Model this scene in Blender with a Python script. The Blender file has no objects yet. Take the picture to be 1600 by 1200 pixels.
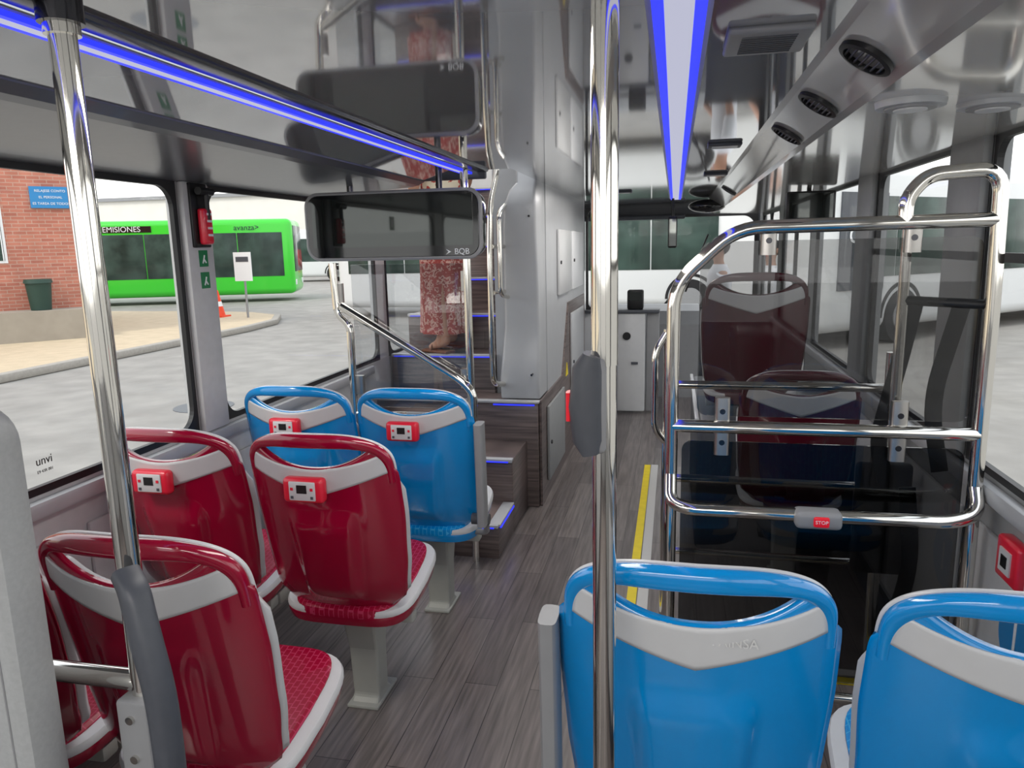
import bpy, bmesh, math, random
from mathutils import Vector, Matrix
random.seed(4)
SC=bpy.context.scene
COL=SC.collection
try:
    SC.view_settings.view_transform='Standard'
    SC.view_settings.look='None'
except Exception: pass

# ------------------------------------------------------------ materials
def lin(c):
    out=[]
    for v in c:
        v=v/255.0
        out.append(v/12.92 if v<=.04045 else ((v+.055)/1.055)**2.4)
    return (out[0],out[1],out[2],1)
def mat(name,rgb,rough=.5,metal=0.0,coat=0.0,noise=0.0,nscale=20,emit=None,es=0,spec=None):
    m=bpy.data.materials.new(name); m.use_nodes=True
    nt=m.node_tree; b=nt.nodes['Principled BSDF']
    b.inputs['Base Color'].default_value=lin(rgb)
    b.inputs['Roughness'].default_value=rough
    b.inputs['Metallic'].default_value=metal
    b.inputs['Coat Weight'].default_value=coat
    b.inputs['Coat Roughness'].default_value=.05
    if spec is not None: b.inputs['Specular IOR Level'].default_value=spec
    if emit:
        b.inputs['Emission Color'].default_value=lin(emit); b.inputs['Emission Strength'].default_value=es
    if noise>0:
        tc=nt.nodes.new('ShaderNodeTexCoord'); n=nt.nodes.new('ShaderNodeTexNoise')
        n.inputs['Scale'].default_value=nscale; n.inputs['Detail'].default_value=5
        r=nt.nodes.new('ShaderNodeValToRGB')
        c=lin(rgb)
        r.color_ramp.elements[0].color=tuple(x*(1-noise) for x in c[:3])+(1,)
        r.color_ramp.elements[1].color=tuple(min(1,x*(1+noise)) for x in c[:3])+(1,)
        r.color_ramp.elements[0].position=.3; r.color_ramp.elements[1].position=.7
        nt.links.new(tc.outputs['Object'],n.inputs['Vector'])
        nt.links.new(n.outputs['Fac'],r.inputs['Fac'])
        nt.links.new(r.outputs['Color'],b.inputs['Base Color'])
    return m
def glassmat(name,tint,refl=1.0,ior=1.45,mul=1.0):
    m=bpy.data.materials.new(name); m.use_nodes=True
    nt=m.node_tree; nt.nodes.clear()
    o=nt.nodes.new('ShaderNodeOutputMaterial'); mx=nt.nodes.new('ShaderNodeMixShader')
    t=nt.nodes.new('ShaderNodeBsdfTransparent'); t.inputs['Color'].default_value=tuple(tint)+(1,)
    g=nt.nodes.new('ShaderNodeBsdfGlossy'); g.inputs['Roughness'].default_value=.01
    g.inputs['Color'].default_value=(refl,refl,refl,1)
    f=nt.nodes.new('ShaderNodeFresnel')
    ge=nt.nodes.new('ShaderNodeNewGeometry'); mr=nt.nodes.new('ShaderNodeMapRange')
    mr.inputs[3].default_value=ior; mr.inputs[4].default_value=1.0/ior
    nt.links.new(ge.outputs['Backfacing'],mr.inputs[0]); nt.links.new(mr.outputs[0],f.inputs['IOR'])
    mu=nt.nodes.new('ShaderNodeMath'); mu.operation='MULTIPLY'; mu.inputs[1].default_value=mul
    nt.links.new(f.outputs[0],mu.inputs[0])
    nt.links.new(mu.outputs[0],mx.inputs[0]); nt.links.new(t.outputs[0],mx.inputs[1]); nt.links.new(g.outputs[0],mx.inputs[2])
    nt.links.new(mx.outputs[0],o.inputs['Surface'])
    return m
def brickmat(name,c1,c2,mc,bw,rh,ms,mode='xy',rough=.4,streak=0,streak_scale=(30,1.5,1)):
    m=bpy.data.materials.new(name); m.use_nodes=True
    nt=m.node_tree; b=nt.nodes['Principled BSDF']; b.inputs['Roughness'].default_value=rough
    tc=nt.nodes.new('ShaderNodeTexCoord'); sp=nt.nodes.new('ShaderNodeSeparateXYZ'); cb=nt.nodes.new('ShaderNodeCombineXYZ')
    nt.links.new(tc.outputs['Object'],sp.inputs[0])
    idx={'x':0,'y':1,'z':2}
    nt.links.new(sp.outputs[idx[mode[0]]],cb.inputs[0]); nt.links.new(sp.outputs[idx[mode[1]]],cb.inputs[1])
    br=nt.nodes.new('ShaderNodeTexBrick'); br.inputs['Scale'].default_value=1
    br.inputs['Brick Width'].default_value=bw; br.inputs['Row Height'].default_value=rh
    br.inputs['Mortar Size'].default_value=ms; br.inputs['Bias'].default_value=0
    br.inputs['Color1'].default_value=lin(c1); br.inputs['Color2'].default_value=lin(c2); br.inputs['Mortar'].default_value=lin(mc)
    nt.links.new(cb.outputs[0],br.inputs['Vector'])
    out=br.outputs['Color']
    if streak>0:
        mp=nt.nodes.new('ShaderNodeMapping'); mp.inputs['Scale'].default_value=streak_scale
        n=nt.nodes.new('ShaderNodeTexNoise'); n.inputs['Scale'].default_value=3; n.inputs['Detail'].default_value=6
        nt.links.new(tc.outputs['Object'],mp.inputs[0]); nt.links.new(mp.outputs[0],n.inputs['Vector'])
        mr=nt.nodes.new('ShaderNodeMapRange'); mr.inputs[1].default_value=.3; mr.inputs[2].default_value=.7
        mr.inputs[3].default_value=1-streak; mr.inputs[4].default_value=1+streak
        nt.links.new(n.outputs['Fac'],mr.inputs[0])
        vm=nt.nodes.new('ShaderNodeVectorMath'); vm.operation='SCALE'
        nt.links.new(out,vm.inputs[0]); nt.links.new(mr.outputs[0],vm.inputs['Scale'])
        out=vm.outputs[0]
    nt.links.new(out,b.inputs['Base Color'])
    return m

M={}
M['chrome']=mat('chrome',(228,225,218),.07,1.0)
M['clamp']=mat('brushed_chrome',(175,172,168),.3,1.0)
M['chrome_dark']=mat('chrome_dark',(80,80,84),.2,1.0)
M['ceil']=mat('ceiling_gloss',(176,177,178),.04,.42,coat=.8)
M['cove']=mat('cove_gloss',(172,175,178),.06,.5,coat=.5)
M['duct']=mat('duct_gloss',(214,213,209),.10,.35,coat=.4)
M['band']=mat('grey_band',(94,97,101),.28,noise=.05,nscale=40,coat=.2)
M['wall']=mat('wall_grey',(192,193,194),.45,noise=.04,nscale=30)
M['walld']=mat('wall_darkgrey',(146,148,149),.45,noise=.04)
M['silver']=mat('silver_panel',(180,182,185),.36,.1,coat=.1,noise=.03,nscale=8)
M['black']=mat('black_rubber',(18,18,20),.45)
M['blackg']=mat('black_gloss',(16,17,19),.08,coat=.5)
M['screen']=mat('screen_glass',(56,60,58),.03,.7,coat=.6)
M['red']=mat('red_shell',(150,7,46),.13,coat=.7,noise=.02)
M['blue']=mat('blue_shell',(0,140,214),.13,coat=.7,noise=.02)
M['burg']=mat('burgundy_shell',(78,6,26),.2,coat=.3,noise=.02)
M['trimgrey']=mat('light_grey_plastic',(204,205,206),.3,noise=.02)
M['leg']=mat('leg_grey',(165,166,160),.45,noise=.03)
M['dgrey']=mat('dark_grey_plastic',(74,77,84),.42,noise=.05,nscale=60)
M['mgrey']=mat('mid_grey_plastic',(142,143,145),.4,noise=.03)
M['lea']=mat('grey_leatherette',(165,167,167),.5,noise=.06,nscale=120)
M['devred']=mat('device_red',(222,34,58),.3,coat=.3)
M['stopred']=mat('stop_red',(215,20,40),.3,emit=(215,20,40),es=.3)
M['white']=mat('white_plastic',(232,234,236),.35)
M['yellow']=mat('yellow_line',(238,214,20),.5,noise=.06)
M['stripgrey']=mat('strip_grey',(200,200,198),.4)
M['ledblue']=mat('led_blue',(10,10,120),.4,emit=(46,58,255),es=1.2)
M['ledlav']=mat('led_lavender',(30,30,34),.5,emit=(214,216,240),es=.72)
M['green']=mat('bus_green',(60,205,50),.25,coat=.3)
M['signgreen']=mat('sign_green',(10,120,70),.4)
M['signblue']=mat('sign_blue',(40,130,190),.4)
M['buswhite']=mat('bus_white',(222,224,224),.3)
M['busglass']=mat('bus_glass',(56,72,66),.15,noise=.6,nscale=1.3,spec=.2)
M['tyre']=mat('tyre',(30,30,32),.8)
M['skin']=mat('skin',(196,148,122),.5,noise=.04)
M['hair']=mat('hair_dark',(35,26,22),.6,noise=.2,nscale=60)
M['shirt']=mat('white_shirt',(238,239,242),.8,noise=.03)
M['navy']=mat('navy_trousers',(35,40,60),.8)
M['sandal']=mat('sandal_brown',(120,70,40),.6)
M['orange']=mat('cone_orange',(230,70,30),.5)
M['asphalt']=mat('asphalt',(146,143,138),.9,noise=.14,nscale=2.2)
M['pave']=mat('pavement',(194,177,150),.9,noise=.08,nscale=4)
M['kerb']=mat('kerb',(162,157,149),.9,noise=.08)
M['conc']=mat('building_base',(158,150,138),.9,noise=.06,nscale=5)
M['bldg']=mat('far_building',(225,222,215),.9,noise=.04,nscale=1)
M['bin']=mat('bin_green',(30,60,50),.6)
M['pane']=glassmat('window_glass',(.98,.985,.98),.8,1.2,.35)
M['smoke']=glassmat('smoked_glass',(.66,.66,.66),1.0,1.45,1.0)
M['smoked']=glassmat('dark_smoked_glass',(.38,.385,.39),1.0,1.42,.8)
M['clear']=glassmat('clear_panel',(.80,.81,.82),.95,1.6)
M['floor']=brickmat('floor_vinyl',(124,116,113),(95,88,87),(62,58,57),.9,.115,.0015,'yx',.28,.35,(22,1.2,1))
M['wood']=brickmat('dark_wood',(110,96,93),(84,74,72),(52,46,45),1.2,.16,.0012,'xz',.33,.45,(1.2,1.2,26))
M['woody']=brickmat('dark_wood_side',(110,96,93),(84,74,72),(52,46,45),1.2,.16,.0012,'yz',.33,.45,(1.2,1.2,26))
M['brick']=brickmat('brick_wall',(190,124,104),(170,104,88),(184,150,134),.24,.075,.008,'xz',.85,.12,(1,1,1))
M['redcush']=brickmat('red_cushion',(154,10,48),(150,10,46),(184,52,88),.022,.016,.0014,'yx',.25)
M['bluecush']=brickmat('blue_cushion',(0,136,210),(0,134,206),(60,168,222),.022,.016,.0014,'yx',.25)
def patternmat(name,c1,c2,c3,scale):
    m=bpy.data.materials.new(name); m.use_nodes=True; nt=m.node_tree; b=nt.nodes['Principled BSDF']; b.inputs['Roughness'].default_value=.85
    tc=nt.nodes.new('ShaderNodeTexCoord'); n=nt.nodes.new('ShaderNodeTexNoise'); n.inputs['Scale'].default_value=scale; n.inputs['Detail'].default_value=3
    r=nt.nodes.new('ShaderNodeValToRGB'); r.color_ramp.interpolation='CONSTANT'
    r.color_ramp.elements[0].color=lin(c1); r.color_ramp.elements[1].color=lin(c2); r.color_ramp.elements[1].position=.52
    e=r.color_ramp.elements.new(.62); e.color=lin(c3)
    nt.links.new(tc.outputs['Object'],n.inputs['Vector']); nt.links.new(n.outputs['Fac'],r.inputs['Fac']); nt.links.new(r.outputs['Color'],b.inputs['Base Color'])
    return m
M['skirt']=patternmat('printed_red_cloth',(172,76,70),(216,172,158),(152,62,58),38)
M['blouse']=patternmat('printed_cream_cloth',(235,222,196),(190,70,60),(70,60,60),22)
M['hazard']=patternmat('hazard_strip',(30,30,30),(235,200,30),(30,30,30),9)

# ------------------------------------------------------------ helpers
WORLD={}
def base(loc,rz=0): return Matrix.Translation(Vector(loc))@Matrix.Rotation(rz,4,'Z')
def thing(name,label,cat,loc=(0,0,0),rz=0,group=None,world=True):
    e=bpy.data.objects.new(name,None); e.empty_display_size=.1
    e.location=loc; e.rotation_euler=(0,0,rz); COL.objects.link(e)
    e['label']=label; e['category']=cat
    if group: e['group']=group
    if world: WORLD[e.name]=base(loc,rz)
    return e
def tag(o,label,cat,group=None):
    o['label']=label; o['category']=cat
    if group:o['group']=group
    return o
def struct(o):
    o['kind']='structure'; return o
def put(name,me,m,parent=None,smooth=True,label=None):
    if smooth:
        for p in me.polygons: p.use_smooth=True
        try: me.set_sharp_from_angle(angle=math.radians(38))
        except Exception: pass
    o=bpy.data.objects.new(name,me); COL.objects.link(o)
    if m is not None: me.materials.append(m)
    if parent is not None:
        o.parent=parent
        if parent.name in WORLD: o.matrix_parent_inverse=WORLD[parent.name].inverted()
    if label:o['label']=label
    return o
def frombm(name,bm,m,parent=None,smooth=True,label=None):
    bmesh.ops.recalc_face_normals(bm,faces=bm.faces)
    me=bpy.data.meshes.new(name); bm.to_mesh(me); bm.free()
    return put(name,me,m,parent,smooth,label)
def addbox(bm,x0,x1,y0,y1,z0,z1,bev=0,seg=2):
    b2=bmesh.new()
    r=bmesh.ops.create_cube(b2,size=1)
    for v in b2.verts:
        v.co=Vector(((x0+x1)/2+v.co.x*(x1-x0),(y0+y1)/2+v.co.y*(y1-y0),(z0+z1)/2+v.co.z*(z1-z0)))
    if bev>0: bmesh.ops.bevel(b2,geom=list(b2.edges),offset=bev,segments=seg,affect='EDGES',profile=.5)
    t=bpy.data.meshes.new('t'); b2.to_mesh(t); b2.free(); bm.from_mesh(t); bpy.data.meshes.remove(t)
def box(name,x0,x1,y0,y1,z0,z1,m,parent=None,bev=0,seg=2,label=None):
    bm=bmesh.new(); addbox(bm,x0,x1,y0,y1,z0,z1,bev,seg)
    return frombm(name,bm,m,parent,bev>0,label)
def boxes(name,lst,m,parent=None,bev=0):
    bm=bmesh.new()
    for l in lst: addbox(bm,*l,bev)
    return frombm(name,bm,m,parent,bev>0)
def loft(name,rings,m,parent=None,capa=True,capb=True,closed=False,label=None,smooth=True):
    bm=bmesh.new(); R=[[bm.verts.new(p) for p in r] for r in rings]; n=len(R[0])
    rng=range(len(R)) if closed else range(len(R)-1)
    for i in rng:
        a=R[i]; b=R[(i+1)%len(R)]
        for j in range(n):
            try: bm.faces.new((a[j],a[(j+1)%n],b[(j+1)%n],b[j]))
            except Exception: pass
    if not closed:
        if capa: bm.faces.new(R[0])
        if capb: bm.faces.new(R[-1])
    return frombm(name,bm,m,parent,smooth,label)
def fillet(pts,r,n=6):
    P=[Vector(p) for p in pts]; out=[P[0]]
    for i in range(1,len(P)-1):
        a=P[i-1]-P[i]; b=P[i+1]-P[i]
        d=min(r,a.length*.48,b.length*.48)
        s=P[i]+a.normalized()*d; e=P[i]+b.normalized()*d
        for k in range(n+1):
            t=k/n; out.append(s*(1-t)**2+P[i]*2*t*(1-t)+e*t*t)
    out.append(P[-1]); return out
def tube(name,pts,r,m,parent=None,fr=.05,seg=14,label=None):
    P=fillet(pts,fr) if fr>0 else [Vector(p) for p in pts]
    Q=[P[0]]
    for p in P[1:]:
        if (p-Q[-1]).length>1e-5: Q.append(p)
    P=Q
    t=(P[1]-P[0]).normalized(); n=t.orthogonal().normalized(); rings=[]
    for i,p in enumerate(P):
        if i==0: tt=(P[1]-P[0])
        elif i==len(P)-1: tt=P[-1]-P[-2]
        else: tt=(P[i+1]-P[i]).normalized()+(P[i]-P[i-1]).normalized()
        tt.normalize(); n=(n-tt*n.dot(tt)).normalized(); b=tt.cross(n)
        rings.append([p+n*math.cos(a)*r+b*math.sin(a)*r for a in [2*math.pi*k/seg for k in range(seg)]])
    return loft(name,rings,m,parent,label=label)
def sweep(name,pts,ha,hb,ref,m,parent=None,fr=0,ex=3.0,seg=16,label=None):
    P=fillet(pts,fr) if fr>0 else [Vector(p) for p in pts]; ref=Vector(ref).normalized(); rings=[]
    for i,p in enumerate(P):
        tt=(P[min(i+1,len(P)-1)]-P[max(i-1,0)]).normalized()
        s=tt.cross(ref).normalized(); rr=s.cross(tt).normalized()
        A=ha(i/(len(P)-1)) if callable(ha) else ha
        ring=[]
        for k in range(seg):
            a=2*math.pi*k/seg; c=math.cos(a); q=math.sin(a)
            ring.append(p+s*A*math.copysign(abs(c)**(2/ex),c)+rr*hb*math.copysign(abs(q)**(2/ex),q))
        rings.append(ring)
    return loft(name,rings,m,parent,label=label)
def cyl(name,p0,p1,r,m,parent=None,seg=24,r2=None,label=None):
    p0=Vector(p0);p1=Vector(p1);t=(p1-p0).normalized();n=t.orthogonal().normalized();b=t.cross(n)
    r2=r if r2 is None else r2
    return loft(name,[[p+n*math.cos(2*math.pi*k/seg)*q+b*math.sin(2*math.pi*k/seg)*q for k in range(seg)] for p,q in ((p0,r),(p1,r2))],m,parent,label=label)
def ball(name,c,rx,ry,rz,m,parent=None,label=None,seg=16):
    bm=bmesh.new(); bmesh.ops.create_uvsphere(bm,u_segments=seg,v_segments=seg//2+2,radius=1)
    for v in bm.verts: v.co=Vector((c[0]+v.co.x*rx,c[1]+v.co.y*ry,c[2]+v.co.z*rz))
    return frombm(name,bm,m,parent,label=label)
def text(name,s,loc,rot,size,m,parent=None,align='CENTER',ext=.0005,label=None):
    c=bpy.data.curves.new(name,'FONT'); c.body=s; c.size=size; c.align_x=align; c.align_y='CENTER'; c.extrude=ext
    o0=bpy.data.objects.new('tmp',c); COL.objects.link(o0)
    bpy.context.view_layer.update()
    me=bpy.data.meshes.new_from_object(o0.evaluated_get(bpy.context.evaluated_depsgraph_get()))
    bpy.data.objects.remove(o0)
    me.materials.clear()
    from mathutils import Euler
    me.transform(Matrix.Translation(Vector(loc))@Euler(rot).to_matrix().to_4x4())
    return put(name,me,m,parent,False,label)
def ringframe(name,plane,pos,a0,a1,z0,z1,w,cr,depth,m,parent=None):
    inner=[];outer=[]
    n=8
    ia0,ia1,iz0,iz1=a0+w,a1-w,z0+w,z1-w
    for (cx,cz,st,ox,oz) in ((ia1-cr,iz1-cr,0,a1,z1),(ia0+cr,iz1-cr,90,a0,z1),(ia0+cr,iz0+cr,180,a0,z0),(ia1-cr,iz0+cr,270,a1,z0)):
        for k in range(n+1):
            an=math.radians(st+90*k/n)
            inner.append((cx+cr*math.cos(an),cz+cr*math.sin(an)))
            outer.append((ox,oz) if k in(3,4,5) else ((ox,cz+cr*math.sin(an)) if ((k<3)==(st in(0,180))) else (cx+cr*math.cos(an),oz)))
    def V(p,d): return (pos+d,p[0],p[1]) if plane=='x' else (p[0],pos+d,p[1])
    bm=bmesh.new(); N=len(inner)
    L=[[bm.verts.new(V(p,d)) for p in src] for src,d in ((inner,0),(outer,0),(outer,depth),(inner,depth))]
    for i in range(4):
        a=L[i];b=L[(i+1)%4]
        for j in range(N): bm.faces.new((a[j],a[(j+1)%N],b[(j+1)%N],b[j]))
    bmesh.ops.remove_doubles(bm,verts=bm.verts,dist=1e-5)
    return frombm(name,bm,m,parent,False)
def extrude_profile(name,prof,y0,y1,th,m,smooth=True):
    bm=bmesh.new()
    pts=list(prof)+[(x,z+th) for x,z in reversed(prof)]
    R=[[bm.verts.new((x,y,z)) for x,z in pts] for y in (y0,y1)]
    n=len(pts)
    for j in range(n): bm.faces.new((R[0][j],R[0][(j+1)%n],R[1][(j+1)%n],R[1][j]))
    bm.faces.new(R[0]); bm.faces.new(R[1])
    return frombm(name,bm,m,None,smooth)
def dup(root,loc,label=None,rz=None):
    def rec(o,parent):
        c=o.copy(); COL.objects.link(c)
        if parent is not None: c.parent=parent
        for ch in o.children: rec(ch,c)
        return c
    kids=list(root.children)
    c=root.copy(); COL.objects.link(c); c.location=loc
    if rz is not None: c.rotation_euler=(0,0,rz)
    if label: c['label']=label
    for k in kids: rec(k,c)
    return c

# ------------------------------------------------------------ camera
th=math.radians(10.6); ps=math.radians(12.5); rl=.022
F=Vector((-math.sin(ps)*math.cos(th),math.cos(ps)*math.cos(th),-math.sin(th)))
R0=Vector((math.cos(ps),math.sin(ps),0)); U0=R0.cross(F)
Rc=(R0-U0*rl).normalized(); Uc=(U0+R0*rl).normalized()
cam=bpy.data.cameras.new('camera'); co=bpy.data.objects.new('camera',cam); COL.objects.link(co)
mw=Matrix.Identity(4)
for i in range(3):
    mw[i][0]=Rc[i]; mw[i][1]=Uc[i]; mw[i][2]=-F[i]
mw[2][3]=1.5
co.matrix_world=mw
cam.sensor_width=36; cam.lens=25.875; cam.clip_start=.02; cam.clip_end=400
SC.camera=co

# ------------------------------------------------------------ bus shell
XL,XR=-1.74,.85
WT_=.04
struct(box('floor',XL-.04,XR+.04,-2.5,8.1,-.06,0,M['floor']))
def wallboxes(x0,x1,panes,ztop,zs,zt):
    L=[(x0,x1,-2.5,8.1,-.3,zs),(x0,x1,-2.5,8.1,zt,ztop)]
    y=-2.5
    for a,b in panes:
        L.append((x0,x1,y,a,zs,zt)); y=b
    L.append((x0,x1,y,8.1,zs,zt)); return L
Lp=[(-2.2,.55),(.75,2.38),(2.545,4.15),(4.3,5.7),(6.1,7.8)]
Rp=[(-2.2,.35),(.55,2.32),(2.60,3.51),(3.78,4.9)]
struct(boxes('wall_left',wallboxes(XL-WT_,XL,Lp,1.95,.84,1.755),M['wall']))
RB=[(XR,XR+WT_,-2.5,5.1,-.3,.86),(XR,XR+WT_,-2.5,8.1,1.775,1.95),(XR,XR+WT_,6.4,6.6,-.3,1.78),(XR,XR+WT_,7.85,8.1,-.3,1.78)]
y=-2.5
for a,b in Rp: RB.append((XR,XR+WT_,y,a,.86,1.775)); y=b
RB.append((XR,XR+WT_,y,5.1,.86,1.775))
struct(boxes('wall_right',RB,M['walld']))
struct(boxes('wall_back',[(XL,XR,-2.56,-2.5,0,.8),(XL,XR,-2.56,-2.5,1.75,1.95)],M['wall']))
wi=1
for (a,b) in Lp:
    w=thing('window_%d'%wi,'bus side window in black rubber seal','window',(XL,(a+b)/2,.84)); w['kind']='structure'; wi+=1
    ringframe('window_seal','x',XL-.014,a,b,.84,1.755,.022,.075,.018,M['black'],w)
    box('window_pane',XL-.012,XL-.007,a+.01,b-.01,.85,1.745,M['pane'],w)
for (a,b) in Rp:
    w=thing('window_%d'%wi,'bus side window in black rubber seal','window',(XR,(a+b)/2,.86)); w['kind']='structure'; wi+=1
    ringframe('window_seal','x',XR-.004,a,b,.86,1.775,.020,.06,.018,M['black'],w)
    box('window_pane',XR+.007,XR+.012,a+.01,b-.01,.87,1.765,M['pane'],w)
    if b>1 and b<3: box('window_bar',XR-.004,XR+.015,a+.02,b-.02,1.43,1.455,M['black'],w)
for k,(a,b) in enumerate(((5.1,6.4),(6.6,7.85))):
    d=thing('door_%d'%(k+1),'black framed glazed double-leaf bus door','door',(XR,(a+b)/2,0)); d['kind']='structure'
    m_=(a+b)/2
    for (p,q) in ((a,m_),(m_,b)):
        ringframe('door_leaf','x',XR,p,q,.0,1.775,.03,.06,.02,M['black'],d)
        box('door_glass',XR+.012,XR+.017,p+.025,q-.025,.04,1.74,M['pane'],d)
struct(boxes('wall_front',[(XL,XR,8.1,8.2,-.3,.80),(XL,XR,8.1,8.2,1.79,1.95),(XL-.04,XL+.08,8.1,8.2,.8,1.79),(XR-.03,XR+.04,8.1,8.2,.8,1.79)],M['dgrey']))
w=thing('window_%d'%wi,'large front windshield','window',(-.4,8.1,.8)); w['kind']='structure'; wi+=1
ringframe('window_seal','y',8.08,XL+.05,XR-.02,.8,1.79,.03,.12,.03,M['black'],w)
box('window_pane',XL+.06,XR-.03,8.14,8.146,.82,1.77,M['pane'],w)
struct(box('trim_1',XL,XL+.035,-2.5,4.0,.78,.83,M['silver'],bev=.012))
struct(box('trim_2',XR-.035,XR,-2.5,5.0,.80,.85,M['silver'],bev=.012))
struct(boxes('trim_3',[(XL,XL+.015,y0,y0+.72,.14,.70) for y0 in (.2,1.0,1.8,2.6)],M['wall'],bev=.006))
struct(boxes('trim_4',[(XR-.015,XR,y0,y0+.9,.14,.72) for y0 in (.3,1.3,2.3,3.3)],M['wall'],bev=.006))
struct(box('baseboard_left',XL,XL+.02,-2.5,4.0,0,.1,M['dgrey']))
struct(box('baseboard_right',XR-.02,XR,-2.5,5.0,0,.1,M['dgrey']))
struct(box('trim_5',XL,XL+.03,2.385,2.54,.83,1.755,M['wall'],bev=.012))
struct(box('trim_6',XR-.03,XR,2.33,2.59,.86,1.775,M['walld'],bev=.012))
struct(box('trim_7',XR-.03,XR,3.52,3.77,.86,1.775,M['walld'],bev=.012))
CZ=1.85
bm=bmesh.new()
addbox(bm,-.86,.27,-2.5,3.42,CZ,CZ+.04); addbox(bm,-.74,.27,3.42,8.1,CZ,CZ+.04); addbox(bm,XL,-.74,6.2,8.1,CZ,CZ+.04)
struct(frombm('ceiling',bm,M['ceil'],None,False))
struct(extrude_profile('trim_8',[(-.965,1.842),(-1.16,1.812)],-2.5,3.42,.04,M['cove'],False))
struct(extrude_profile('trim_9',[(-1.16,1.808),(-1.19,1.792),(-1.22,1.786),(XL,1.752)],-2.5,3.42,.05,M['band'],False))
struct(extrude_profile('trim_10',[(.26,1.85),(.275,1.843),(.366,1.785),(.385,1.778),(XR,1.768)],-2.5,7.9,.05,M['duct'],False))
struct(box('trim_11',-.90,-.845,-2.5,3.42,1.838,1.87,M['chrome_dark'],bev=.010))
struct(box('trim_12',-1.7,-.86,3.40,3.44,1.81,1.90,M['dgrey'],bev=.008))
h=box('hazard_strip',-1.62,-1.05,3.385,3.398,1.835,1.86,M['hazard']); tag(h,'yellow and black hazard marking strip on the stairwell ceiling edge','marking')

def led(name,x0,x1,y0,y1,z,label,wb):
    t=thing(name,label,'light',((x0+x1)/2,(y0+y1)/2,z),group='blue ceiling LED strips')
    box('led_cover',x0+wb,x1-wb,y0,y1,z-.009,z,M['ledlav'],t)
    box('led_glow_line',x0,x0+wb,y0,y1,z-.009,z,M['ledblue'],t)
    box('led_glow_line',x1-wb,x1,y0,y1,z-.009,z,M['ledblue'],t)
    box('housing',x0-.01,x1+.01,y0,y1,z,z+.003,M['silver'],t)
led('led_strip',-.04,.04,-1.5,6.2,1.846,'long blue glowing LED light strip along the aisle ceiling',.018)
led('led_strip',-.960,-.915,-1.5,3.38,1.838,'blue glowing LED light strip in the side ceiling trim',.012)

for k,yy in enumerate((1.47,1.92,2.42,4.9)):
    t=thing('air_vent','round black louvred air vent set in the silver duct','vent',(.315,yy,1.81),group='ceiling duct air vents')
    c=Vector((.322,yy,1.812)); nn=Vector((-.54,0,-.84)).normalized(); sd=Vector((0,1,0)); up=nn.cross(sd)
    rg=[]
    for (rr,dd) in ((.058,0),(.058,.008),(.047,.010),(.045,-.002)):
        rg.append([c+nn*dd+sd*math.cos(a)*rr+up*math.sin(a)*rr*.86 for a in [2*math.pi*i/28 for i in range(28)]])
    loft('vent_ring',rg,M['black'],t,capa=False,capb=True)
    for j in range(-3,4):
        o=j*.011; l=.044*math.sqrt(max(.05,1-(o/.045)**2))
        tube('louvre',[c+nn*.006+up*o-sd*l,c+nn*.006+up*o+sd*l],.0025,M['black'],t,0,6)
for k,(xx,yy) in enumerate(((.47,1.74),(.645,1.80))):
    t=thing('ceiling_speaker','round light grey ceiling speaker with ring edge','speaker',(xx,yy,1.775),group='round ceiling speakers')
    for nm,r,z0,z1,mm in (('speaker_ring',.07,1.764,1.79,'silver'),('speaker_grille',.052,1.760,1.785,'mgrey'),('speaker_cone',.034,1.757,1.78,'trimgrey')):
        cyl(nm,(xx,yy,z1),(xx,yy,z0),r,M[mm],t,32,r*.94)
t=thing('ceiling_grille','rectangular grey speaker grille in glossy ceiling','grille',(.15,1.44,1.84))
box('grille_frame',.08,.22,1.36,1.52,1.838,1.851,M['mgrey'],t,bev=.006,seg=3)
for i in range(9): box('grille_slot',.105,.195,1.385+i*.0135,1.391+i*.0135,1.8365,1.84,M['dgrey'],t)
for (xx,yy) in ((.17,2.9),(.2,4.1),(-.35,5.2)):
    t=thing('ceiling_lamp','slim oval ceiling light fitting','lamp',(xx,yy,1.84),group='small ceiling light fittings')
    box('lamp_rim',xx-.06,xx+.06,yy-.05,yy+.05,1.838,1.851,M['dgrey'],t,bev=.006)
    box('lamp_lens',xx-.045,xx+.045,yy-.035,yy+.035,1.8365,1.841,M['silver'],t)

# ------------------------------------------------------------ stairwell
st=thing('staircase','dark wood-grain staircase with blue lit step edges climbing to upper deck','staircase',(-1.3,4.2,0))
def step(x0,x1,y0,y1,z,zb=0):
    box('step',x0,x1,y0,y1,zb,z,M['wood'],st,bev=.004)
    box('step_nosing',x0,x1,y0-.012,y0+.03,z-.012,z+.006,M['silver'],st,bev=.003)
    box('step_light',x0+.02,x1-.02,y0-.016,y0-.011,z-.012,z-.006,M['ledblue'],st)
step(-1.68,-.81,3.28,3.62,.17)
step(-1.68,-.81,3.62,4.02,.40)
box('step_light',-.808,-.80,3.30,3.60,.152,.162,M['ledblue'],st)
box('step_edge',-.86,-.80,3.28,3.60,.165,.178,M['silver'],st,bev=.003)
box('stair_block',-1.72,-.745,4.02,4.29,0,.62,M['wood'],st,bev=.004)
box('step_nosing',-1.72,-.735,4.0,4.05,.62,.635,M['silver'],st,bev=.004)
box('step_light',-1.0,-.76,4.0,4.004,.608,.616,M['ledblue'],st)
for i,(y0,z) in enumerate(((4.3,.85),(4.62,1.07),(4.92,1.29),(5.22,1.51),(5.5,1.73),(5.78,1.95))):
    step(-1.72,-1.06,y0,y0+.34,z)
struct(box('wall_stair',-1.055,-.74,4.34,6.2,0,3.9,M['silver']))
sp=thing('stair_side_panel','light grey panel with rounded edges enclosing the staircase','panel',(-.9,4.15,.63))
rings=[]
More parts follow.
